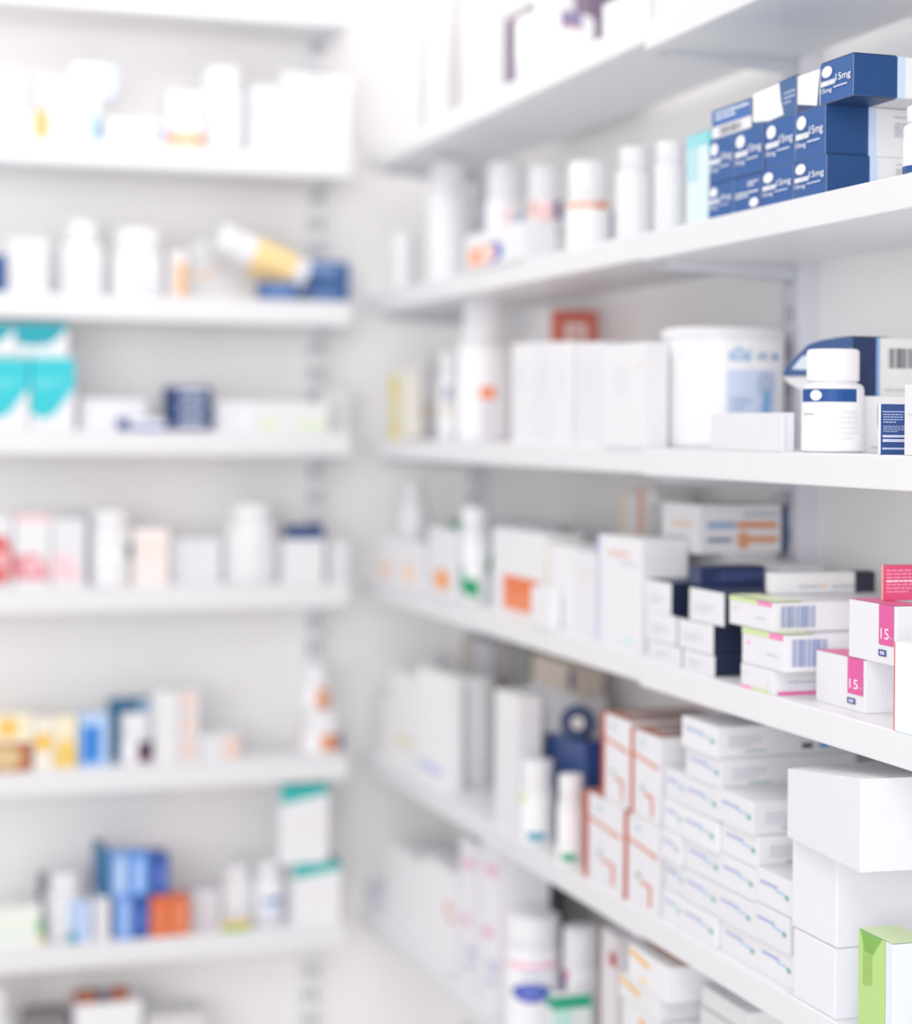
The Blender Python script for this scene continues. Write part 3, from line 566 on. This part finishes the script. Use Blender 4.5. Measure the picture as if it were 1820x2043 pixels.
R(6, 1262, 1340, 1932, .004, .10, 'white carton with an amber stripe, upper of the pair', '#e9e9ec', [('A', 'p', .03, .5, .55, .95, '#efbf72', [(0, 1), (1, .6), (1, .2), (0, .6)]), ('A', 'e', .3, .1, .5, .3, '#f3d9ac'), ('T', 'r', .25, 0, .5, 1, '#dca674')], z0=zy + .0006, group='amber-striped cartons')
zs = rtop(6, 2.2)
for i in range(9):
    R(6, 1398 + (i % 2) * 3, 1490 + (i % 2) * 4, 0, .03, .15, 'flat white carton in the stack right of the amber-striped cartons, %s layer from the top' % ['ninth', 'eighth', 'seventh', 'sixth', 'fifth', 'fourth', 'third', 'second', 'first'][i], ('#e3e3e5', '#dadadb')[i % 2], [('N', 'r', 0, .0, 1, .12, '#bdbdb8')], z0=zs + i * .0262, h=.0255, jit=.004 * (i % 3), group='flat white cartons in a stack')

# ================================================================ back wall
# ---- B1
B(1, -30, 62, 222, .02, .08, 'low white carton at the left edge of the top stocked shelf', W, [('N', 'r', .3, .3, .4, .9, '#f2eccb')])
B(1, 62, 92, 222, .03, .05, 'pale amber carton between two white cartons on the top stocked shelf', '#eebf7c')
zt = B(1, 95, 192, 188, .01, .08, 'white carton with a light blue right edge', '#f5f6f9', [('N', 'r', .72, 0, .94, .95, '#c4def4'), ('N', 'r', .94, 0, 1, .5, '#6fb0de')])
B(1, 70, 140, 150, .10, .06, 'faint grey carton behind the light blue edged carton', '#e6e4e8')
B(1, 140, 225, 130, .015, .06, 'small white and pale blue carton resting on the light blue edged carton', '#f4f3f6', [('N', 'r', .7, 0, 1, 1, '#cbdff4')], z0=zt + .0006)
B(1, 205, 322, 238, .02, .08, 'low white carton with a lilac corner on the top stocked shelf', W, [('N', 'r', .72, 0, 1, .8, '#cdcdf0')])
B(1, 330, 402, 184, .005, .07, 'white carton with amber blocks on the top stocked shelf', W, [('N', 'r', .02, .02, .98, .24, '#efc49a'), ('N', 'r', .06, .02, .3, .2, '#e8a868'), ('N', 'r', .75, .02, .98, .22, '#e8a05a'), ('N', 'l', .3, .5, .95, .66, '#efc592', 1)])
Bb(1, 396, 482, 140, .03, 'white bottle with a small blue mark beside the amber-block carton', capr=.92, caph=.24, lab=(.1, .7), bands=[('r', -30, .56, 10, .62, '#7fb2e6')])
B(1, 496, 556, 170, .02, .09, 'plain white carton beside the tallest white box', WW, [('N', 'r', .2, .1, .6, .4, '#f2f2f4')])
B(1, 560, 696, 148, .01, .12, 'tallest plain white box at the right end of the top stocked shelf', W)
# ---- B2
B(2, -40, 8, 508, .005, .06, 'navy carton cut by the left edge of the picture', '#2f5d97')
B(2, 12, 92, 474, .02, .07, 'plain white carton beside the navy edge carton', WW)
Bb(2, 112, 206, 442, .03, 'white bottle with a narrow cap near the left end', capr=.72, caph=.3)
Bb(2, 222, 322, 460, .01, 'white tub with a thin teal line low on its label', kind='bottle', capr=.95, caph=.3, lab=(.05, .66), bands=[('r', -30, .12, 40, .18, '#a9cdd8')])
B(2, 332, 342, 500, .04, .05, 'narrow grey carton beside the white tub', '#dcdcdf')
B(2, 346, 370, 500, .01, .04, 'narrow carton with an orange lower half', '#ece8e6', [('N', 'r', .1, 0, 1, .75, '#ebbd94')])
B(2, 375, 520, 482, .112, .05, 'white carton with slanting amber lettering under the tipped bottle', W, [('N', 'p', .05, .3, .95, .95, '#f6d2a4', [(0, .15), (.35, .42), (.7, .95), (.85, 1), (.5, .55), (.15, .1)])])
B(2, 516, 592, 562, .0, .032, 'navy carton with a white corner lying flat, left of the taller navy carton', '#4a6ba0', [('N', 'r', .2, .3, .8, .8, '#6d8cc0')])
ztn = B(2, 596, 694, 562, .112, .05, 'lower navy carton at the right end of the second shelf', '#45699f', [('N', 'r', .1, .2, .7, .7, '#6c8abd')])
B(2, 606, 694, 522, .112, .05, 'upper navy carton with a pale front at the right end of the second shelf', '#3f639c', [('N', 'r', .1, .3, .7, .85, '#7e9cce')], z0=ztn + .0006)
# tipped bottle: a bottle lying on the cartons
p = onY(432, 472, YF + .071); q_ = onY(606, 556, YF + .071); v = q_ - p; L = v.length
bt = bottle(0, 0, 0, .036, L, 'tipped white bottle with a broad yellow label lying on the cartons', body=W, cap=W, capr=.92, caph=.22, lab=(.0, .34), cat='bottle')
ang = math.atan2(v.x, v.z)
bt.rotation_euler = (0, ang + math.pi, 0)      # cap up left
bt.location = q_
bl = MB(); bl.lathe([(.0366, L * .16), (.0366, L * .60)], mat('#f6d89c', .4), n=40); lo = bl.build('label', bt); lo['label'] = 'broad yellow label'
# ---- B3
def teal(lab, s, xl, xr, yt, ins, z0=None, up=0, **k):
    d = [('N', 'p', 0, .14, 1, 1, TEAL, [(0, .1), (.25, 0), (.55, .08), (.8, .32), (1, .5), (1, .98), (0, .98)]), ('N', 'l', .05, .58, .8, .68, '#8fe0e6', 2), ('A', 'r', 0, .3, 1, 1, '#2fa9b8'), ('T', 'r', 0, 0, 1, 1, '#4cc2cc')]
    if up: d[:2] = [('N', 'p', 0, .2, 1, 1, '#239fae', [(0, .2), (.35, .12), (.65, .2), (.85, .5), (1, .85), (1, 1), (0, 1)]), ('N', 'l', .05, .06, .9, .2, '#bfe4e8', 1)]
    return B(s, xl, xr, yt, ins, .07, lab, '#e8e8ec', d, z0=z0, group='turquoise and white cartons', **k)
ta = teal('turquoise and white carton, right one of the lower pair', 3, 60, 148, 712, .0)
teal('turquoise and white carton, left one of the lower pair at the picture edge', 3, -32, 57, 712, .0)
teal('turquoise and white carton squeezed on top under the shelf above', 3, 30, 133, 645, .005, z0=ta + .0006, up=1) 
teal('turquoise and white carton on top at the left picture edge', 3, -75, 28, 645, .005, z0=ta + .0006, up=1)
B(3, 160, 292, 796, .05, .08, 'low pale carton behind the flat navy carton', '#e8e9ee')
B(3, 234, 330, 836, .0, .04, 'flat navy and white carton lying in front of the pale carton', '#dfe2ee', [('N', 'r', 0, 0, .25, 1, '#234884'), ('N', 'r', .25, 0, 1, .35, '#4a70ac')])
z_ = btop(3)
for i, nm in enumerate(['lower', 'middle', 'upper']):
    z_ = B(3, 334, 422, (828, 800, 772)[i], .0, .06, 'navy carton with a white band, %s of three stacked' % nm, '#213f70', [('N', 'r', .25, .35, .85, .75, '#c3cbe0'), ('A', 'r', 0, 0, 1, 1, '#2d4877')], z0=z_ + .0006, group='navy cartons with white bands')
B(3, 428, 508, 800, .03, .06, 'pale carton between the navy stack and the green-lined carton', '#e6e7ec')
B(3, 512, 655, 802, .01, .07, 'long white carton with a pale green line', W, [('N', 'r', .0, .12, .3, .36, '#dcecc8'), ('N', 'r', .55, .12, 1, .36, '#dcecc8')])
B(3, 640, 698, 774, .09, .06, 'white box at the right end behind the green-lined carton', WW)
# ---- B4
B(4, -35, 26, 1030, .0, .07, 'white carton with a big red disc at the left picture edge', WW, [('N', 'e', .15, .05, 1.0, .75, '#d8605f'), ('N', 'e', .5, .25, .9, .55, '#e9b4b8')])
B(4, 30, 102, 1028, .005, .07, 'white carton with a pink top and red patch', W, [('N', 'r', 0, .92, 1, 1, '#f3c8ce'), ('N', 'p', .0, .12, .95, .48, '#e08c98', [(0, 0), (1, 0), (.9, .6), (.6, 1), (0, .9)]), ('N', 'e', .3, .2, .7, .4, '#efc6ce')])
B(4, 105, 172, 1036, .005, .07, 'white carton with a pale pink patch', WW, [('N', 'p', .0, .12, .85, .5, '#f3cfd6', [(0, 0), (1, 0), (.8, .7), (.5, 1), (0, 1)])])
B(4, 140, 176, 1026, .11, .05, 'dim carton with a dark top behind the pale pink patch carton', '#cfd2d6')
Bb(4, 180, 262, 1018, .01, 'white jar with pale teal lines and a dark green mark', capr=.92, caph=.22, lab=(.04, .72), bands=[('r', -70, .58, 70, .61, '#cfe0e2'), ('r', -70, .2, 70, .23, '#d4e4e6'), ('r', 52, .36, 85, .56, '#3f7a78')])
B(4, 270, 338, 1056, .01, .07, 'peach-tinted carton in the middle of the shelf', '#f4e9e6', [('N', 'l', .1, .5, .9, .8, '#f3ddd6', 2)])
B(4, 342, 442, 1075, .06, .07, 'wide pale grey carton in the middle of the shelf', '#e4e5ea')
Bb(4, 448, 556, 1005, .01, 'large white bottle with a flat cap near the right end', capr=.84, caph=.22)
zk4 = B(4, 569, 648, 1076, .0, .06, 'white carton carrying a flat navy carton', W, [('N', 'r', .1, .1, .3, .7, '#e8e8f0')])
B(4, 580, 648, 1050, .0, .06, 'flat navy carton lying on top of a white one', '#27477c', z0=zk4 + .0006)
B(4, 655, 698, 1080, .03, .07, 'plain white carton at the right end of the shelf of pink cartons', WW)
# ---- B5
zb5 = B(5, -40, 64, 1484, .0, .06, 'brown and beige carton with a rounded emblem at the left picture edge', '#b4683c', [('N', 'e', .2, .1, .85, .9, '#d9c08e'), ('N', 'r', .88, .1, 1, .9, '#b8603c')])
B(5, -40, 70, 1430, .0, .06, 'cream and yellow carton on top of the brown one', '#f3ead0', [('N', 'e', .35, .2, .75, .95, '#f2c665')], z0=zb5 + .0006)
B(5, 72, 110, 1436, .005, .05, 'white carton with yellow discs beside the brown carton', '#f1ece0', [('N', 'e', .05, .35, .95, .75, '#f0c458')])
B(5, 112, 158, 1432, .005, .05, 'cream carton with a yellow arch', '#f3e8cc', [('N', 'p', .05, .05, .95, .62, '#ecc864', [(0, 0), (1, 0), (1, .5), (.7, .95), (.45, 1), (.15, .7), (0, .3)])])
B(5, 163, 222, 1428, .0, .06, 'bright blue carton with darker print', '#b9d3f4', [('N', 'r', .08, .1, .72, .82, '#3f8de0'), ('N', 'l', .12, .15, .7, .75, '#2c74c8', 4)])
B(5, 226, 306, 1398, .09, .05, 'dark teal carton standing behind the white jar', '#2f7397', [('N', 'r', .7, .6, 1, 1, '#a9cdf0'), ('N', 'r', .15, .1, .3, .6, '#2a93b0')])
Bb(5, 244, 308, 1424, .0, 'white jar with a navy and maroon label', capr=.98, caph=.42, lab=(.04, .5), bands=[('r', 5, .08, 88, .48, '#3a3b62'), ('r', 8, .12, 45, .36, '#7a3450')])
B(5, 312, 362, 1382, .01, .06, 'tall white carton beside the peach circles', W)
z_ = btop(5)
for i, nm in enumerate(['lowest', 'second', 'topmost']):
    z_ = B(5, 364, 402, (1472, 1428, 1380)[i], .01, .06, 'white carton with a peach circle, %s of the pile of three' % nm, WW, [('N', 'o', .1, .2, .8, .9, '#f6c4a8')], z0=z_ + .0006, group='cartons with peach circles')
B(5, 405, 482, 1466, .005, .06, 'low white carton with a peach circle right of the pile', WW, [('N', 'o', .6, .1, .98, .9, '#f6bd9c')], group='cartons with peach circles')
zjj = Bb(5, 600, 688, 1416, .01, 'white jar with an orange and navy label at the right end', capr=.95, caph=.36, lab=(.04, .58), bands=[('r', 0, .12, 48, .5, '#e0976c'), ('r', 48, .12, 80, .5, '#5b5f92'), ('r', -90, .25, -60, .6, '#f0cdb8')])
Bb(5, 602, 664, 1326, .015, 'small white bottle with an orange square standing on the orange and navy jar', z0=zjj + .0006, capr=.9, caph=.36, lab=(.04, .58), bands=[('r', 2, .06, 58, .52, '#e2a27e')])
# ---- B6
B(6, -40, 92, 1818, .0, .07, 'low white carton with pale green lines at the left edge', '#eef0ec', [('N', 'l', 0, .6, .9, .75, '#dfe8c8', 1), ('N', 'l', .3, .25, .85, .45, '#c9e6d6', 1), ('N', 'r', .92, .3, 1, .8, '#7cc08a'), ('N', 'r', .92, 0, 1, .3, '#e9dfa4')])
Bb(6, 98, 178, 1738, .02, 'white bottle with a tilted look behind the blue-labelled carton', capr=.8, caph=.3)
B(6, 86, 108, 1748, .11, .04, 'thin carton with a dark top left of the white bottle', '#8b949c')
B(6, 146, 190, 1800, .0, .018, 'light blue carton with a teal foot in front of the white bottle', '#c9daf4', [('N', 'r', 0, 0, .35, .3, '#1f9a9a'), ('N', 'r', .3, 0, .5, 1, '#8fb4ec')])
B(6, 196, 226, 1793, .005, .05, 'plain white carton left of the blue cartons', WW)
zbl = B(6, 240, 270, 1790, .0, .06, 'light blue carton, bottom row of the blue pile', '#6b9fe8', [('N', 'r', .3, .1, .8, .9, '#a8c6f4')])
B(6, 272, 305, 1790, .0, .06, 'royal blue carton, bottom row of the blue pile beside the orange cartons', '#3159a8', [('N', 'e', .2, .2, .8, .7, '#5577c4')])
B(6, 228, 262, 1706, .0, .06, 'pale blue carton, left of the upper row of the blue pile', '#7fa8e4', [('N', 'r', .3, .1, .9, .9, '#bcd0f4'), ('A', 'r', 0, 0, 1, 1, '#4a7ba8')], z0=zbl + .0006)
B(6, 264, 302, 1706, .0, .06, 'sky blue carton in the middle of the upper row of the blue pile', '#5c97e6', [('N', 'r', .3, .1, .8, .9, '#a4c6f6')], z0=zbl + .0006)
B(6, 304, 344, 1706, .0, .06, 'royal blue carton at the right of the upper row of the blue pile', '#2f55a4', [('N', 'e', .25, .15, .85, .75, '#5a74c2')], z0=zbl + .0006)
B(6, 203, 224, 1694, .02, .09, 'dark teal blue carton at the left end of the upper row of the blue pile', '#3f74a0', z0=zbl + .0006)
B(6, 308, 346, 1788, .0, .06, 'orange carton touching the royal blue one', '#df7245', [('N', 'l', .3, .2, .7, .7, '#eb9b72', 3)], group='orange cartons')
B(6, 348, 386, 1792, .0, .06, 'orange carton at the right of the orange pair', '#de774c', [('N', 'o', .2, .2, .8, .8, '#e99470')], group='orange cartons')
B(6, 390, 445, 1778, .06, .06, 'pale grey carton right of the orange cartons', '#e0e0e5')
Bb(6, 446, 512, 1722, .04, 'white bottle behind the yellow and green carton', capr=.8, caph=.25)
B(6, 452, 508, 1838, .0, .03, 'small carton with a yellow band over a green band', '#e9e6de', [('N', 'r', 0, .5, 1, .95, '#e9b94e'), ('N', 'r', 0, 0, 1, .5, '#86c45a')])
Bb(6, 514, 572, 1715, .03, 'white bottle with a blue mark left of the teal-topped cartons', capr=.85, caph=.22, lab=(.1, .7), bands=[('r', -20, .34, 60, .43, '#5c8cc0'), ('r', -20, .1, 60, .3, '#dfe2f4')])
def tt(lab, xl, xr, yt, z0=None, **k):
    return B(6, xl, xr, yt, .0, .08, lab, '#ebebee', [('N', 'p', 0, .76, 1, 1, '#2fb5b0', [(0, 0), (1, .5), (1, 1), (0, 1)]), ('T', 'r', 0, 0, 1, 1, '#1f7d74'), ('N', 'l', .2, .45, .9, .52, '#efe2da', 1)], z0=z0, group='teal-topped white cartons', **k)
zt6 = tt('white carton with a slanted teal top, lower of the two', 592, 686, 1722)
tt('white carton with a slanted teal top, upper of the two', 566, 662, 1566, z0=zt6 + .0006)
# ---- B7 at the bottom edge
Bb(7, -40, 36, 1965, .01, 'white bottle with a navy label at the bottom left corner', capr=.7, caph=.25, lab=(.2, .7), bands=[('r', -30, .5, 70, .66, '#2c3f78')])
zb7 = B(7, 156, 292, 2002, .02, .1, 'white box with a pinkish left edge at the bottom of the picture', '#ededee', [('N', 'r', 0, 0, .04, 1, '#c9cfe6'), ('A', 'r', 0, 0, 1, 1, '#d9c4c2')])
B(7, 162, 205, 1988, .03, .05, 'small reddish brown carton on the white box', '#b06a50', z0=zb7 + .0006)
B(7, 206, 225, 1990, .03, .05, 'small navy carton between two brown ones on the white box', '#3a4f80', z0=zb7 + .0006)
Bb(7, 226, 266, 1972, .03, 'small brown jar on the white box', body='#a9583c', cap='#b3694c', z0=zb7 + .0006, capr=.95, kind='bottle')
B(7, 300, 420, 2024, .04, .08, 'low grey carton right of the white box at the bottom edge', '#d8d8d6')
B(7, 60, 145, 2030, .04, .08, 'dark grey carton left of the white box at the bottom edge', '#8a8688')

# ================================================================ light
def ceiling_lamp(x, y, sx, sy, power, label, col=(1, .98, .96)):
    r = bpy.data.objects.new('ceiling_light', None); COL.objects.link(r); r.location = (x, y, ZC)
    tag(r, label, 'ceiling light')
    f = MB(); f.box(-sx / 2 - .02, -sy / 2 - .02, -.05, sx / 2 + .02, sy / 2 + .02, -.0005, mat('#e8e8ea', .4), .003); f.build('frame', r)
    d = MB(); d.box(-sx / 2, -sy / 2, -.056, sx / 2, sy / 2, -.05, None)
    m = bpy.data.materials.new('lamp_diffuser'); m.use_nodes = True; nt = m.node_tree; nt.nodes.clear()
    e = nt.nodes.new('ShaderNodeEmission'); e.inputs[0].default_value = (*col, 1); e.inputs[1].default_value = power; o = nt.nodes.new('ShaderNodeOutputMaterial'); nt.links.new(e.outputs[0], o.inputs[0])
    ob = d.build('diffuser', r); ob.data.materials.clear(); ob.data.materials.append(m)
def area(x, y, z, sx, sy, energy, col=(1, 1, 1), rot=(0, 0, 0)):
    l = bpy.data.lights.new('light', 'AREA'); l.shape = 'RECTANGLE'; l.size = sx; l.size_y = sy; l.energy = energy; l.color = col
    o = bpy.data.objects.new('area_light', l); COL.objects.link(o); o.location = (x, y, z); o.rotation_euler = rot
ceiling_lamp(-.1, .3, 1.0, 1.2, 2.0, 'square ceiling light panel above the viewer')
ceiling_lamp(.4, 2.95, 1.0, 1.0, 2.4, 'square ceiling light panel in front of the back shelves')
area(.4, 2.95, ZC - .06, .95, .95, 6.0, (1, .985, .97))
area(-.1, .3, ZC - .06, .95, 1.15, 16, (.98, .98, 1))
area(-2.0, -2.15, 1.8, 3.4, 2.4, 104, (1, .985, .98), (math.radians(90), 0, math.radians(-34)))  # added unseen fill from behind the viewer, evens out shade behind the shelves
w = bpy.data.worlds.new('world'); scene.world = w; w.use_nodes = True
bg = w.node_tree.nodes['Background']; bg.inputs[0].default_value = (.98, .98, 1, 1); bg.inputs[1].default_value = .62

vs_ = scene.view_settings
scene.display_settings.display_device = 'sRGB'
vs_.view_transform = 'Standard'; vs_.look = 'None'; vs_.gamma = 1; vs_.use_curve_mapping = False
vs_.exposure = EXPO = .0
scene.cycles.use_denoising = True
scene.cycles.max_bounces = 12; scene.cycles.diffuse_bounces = 9
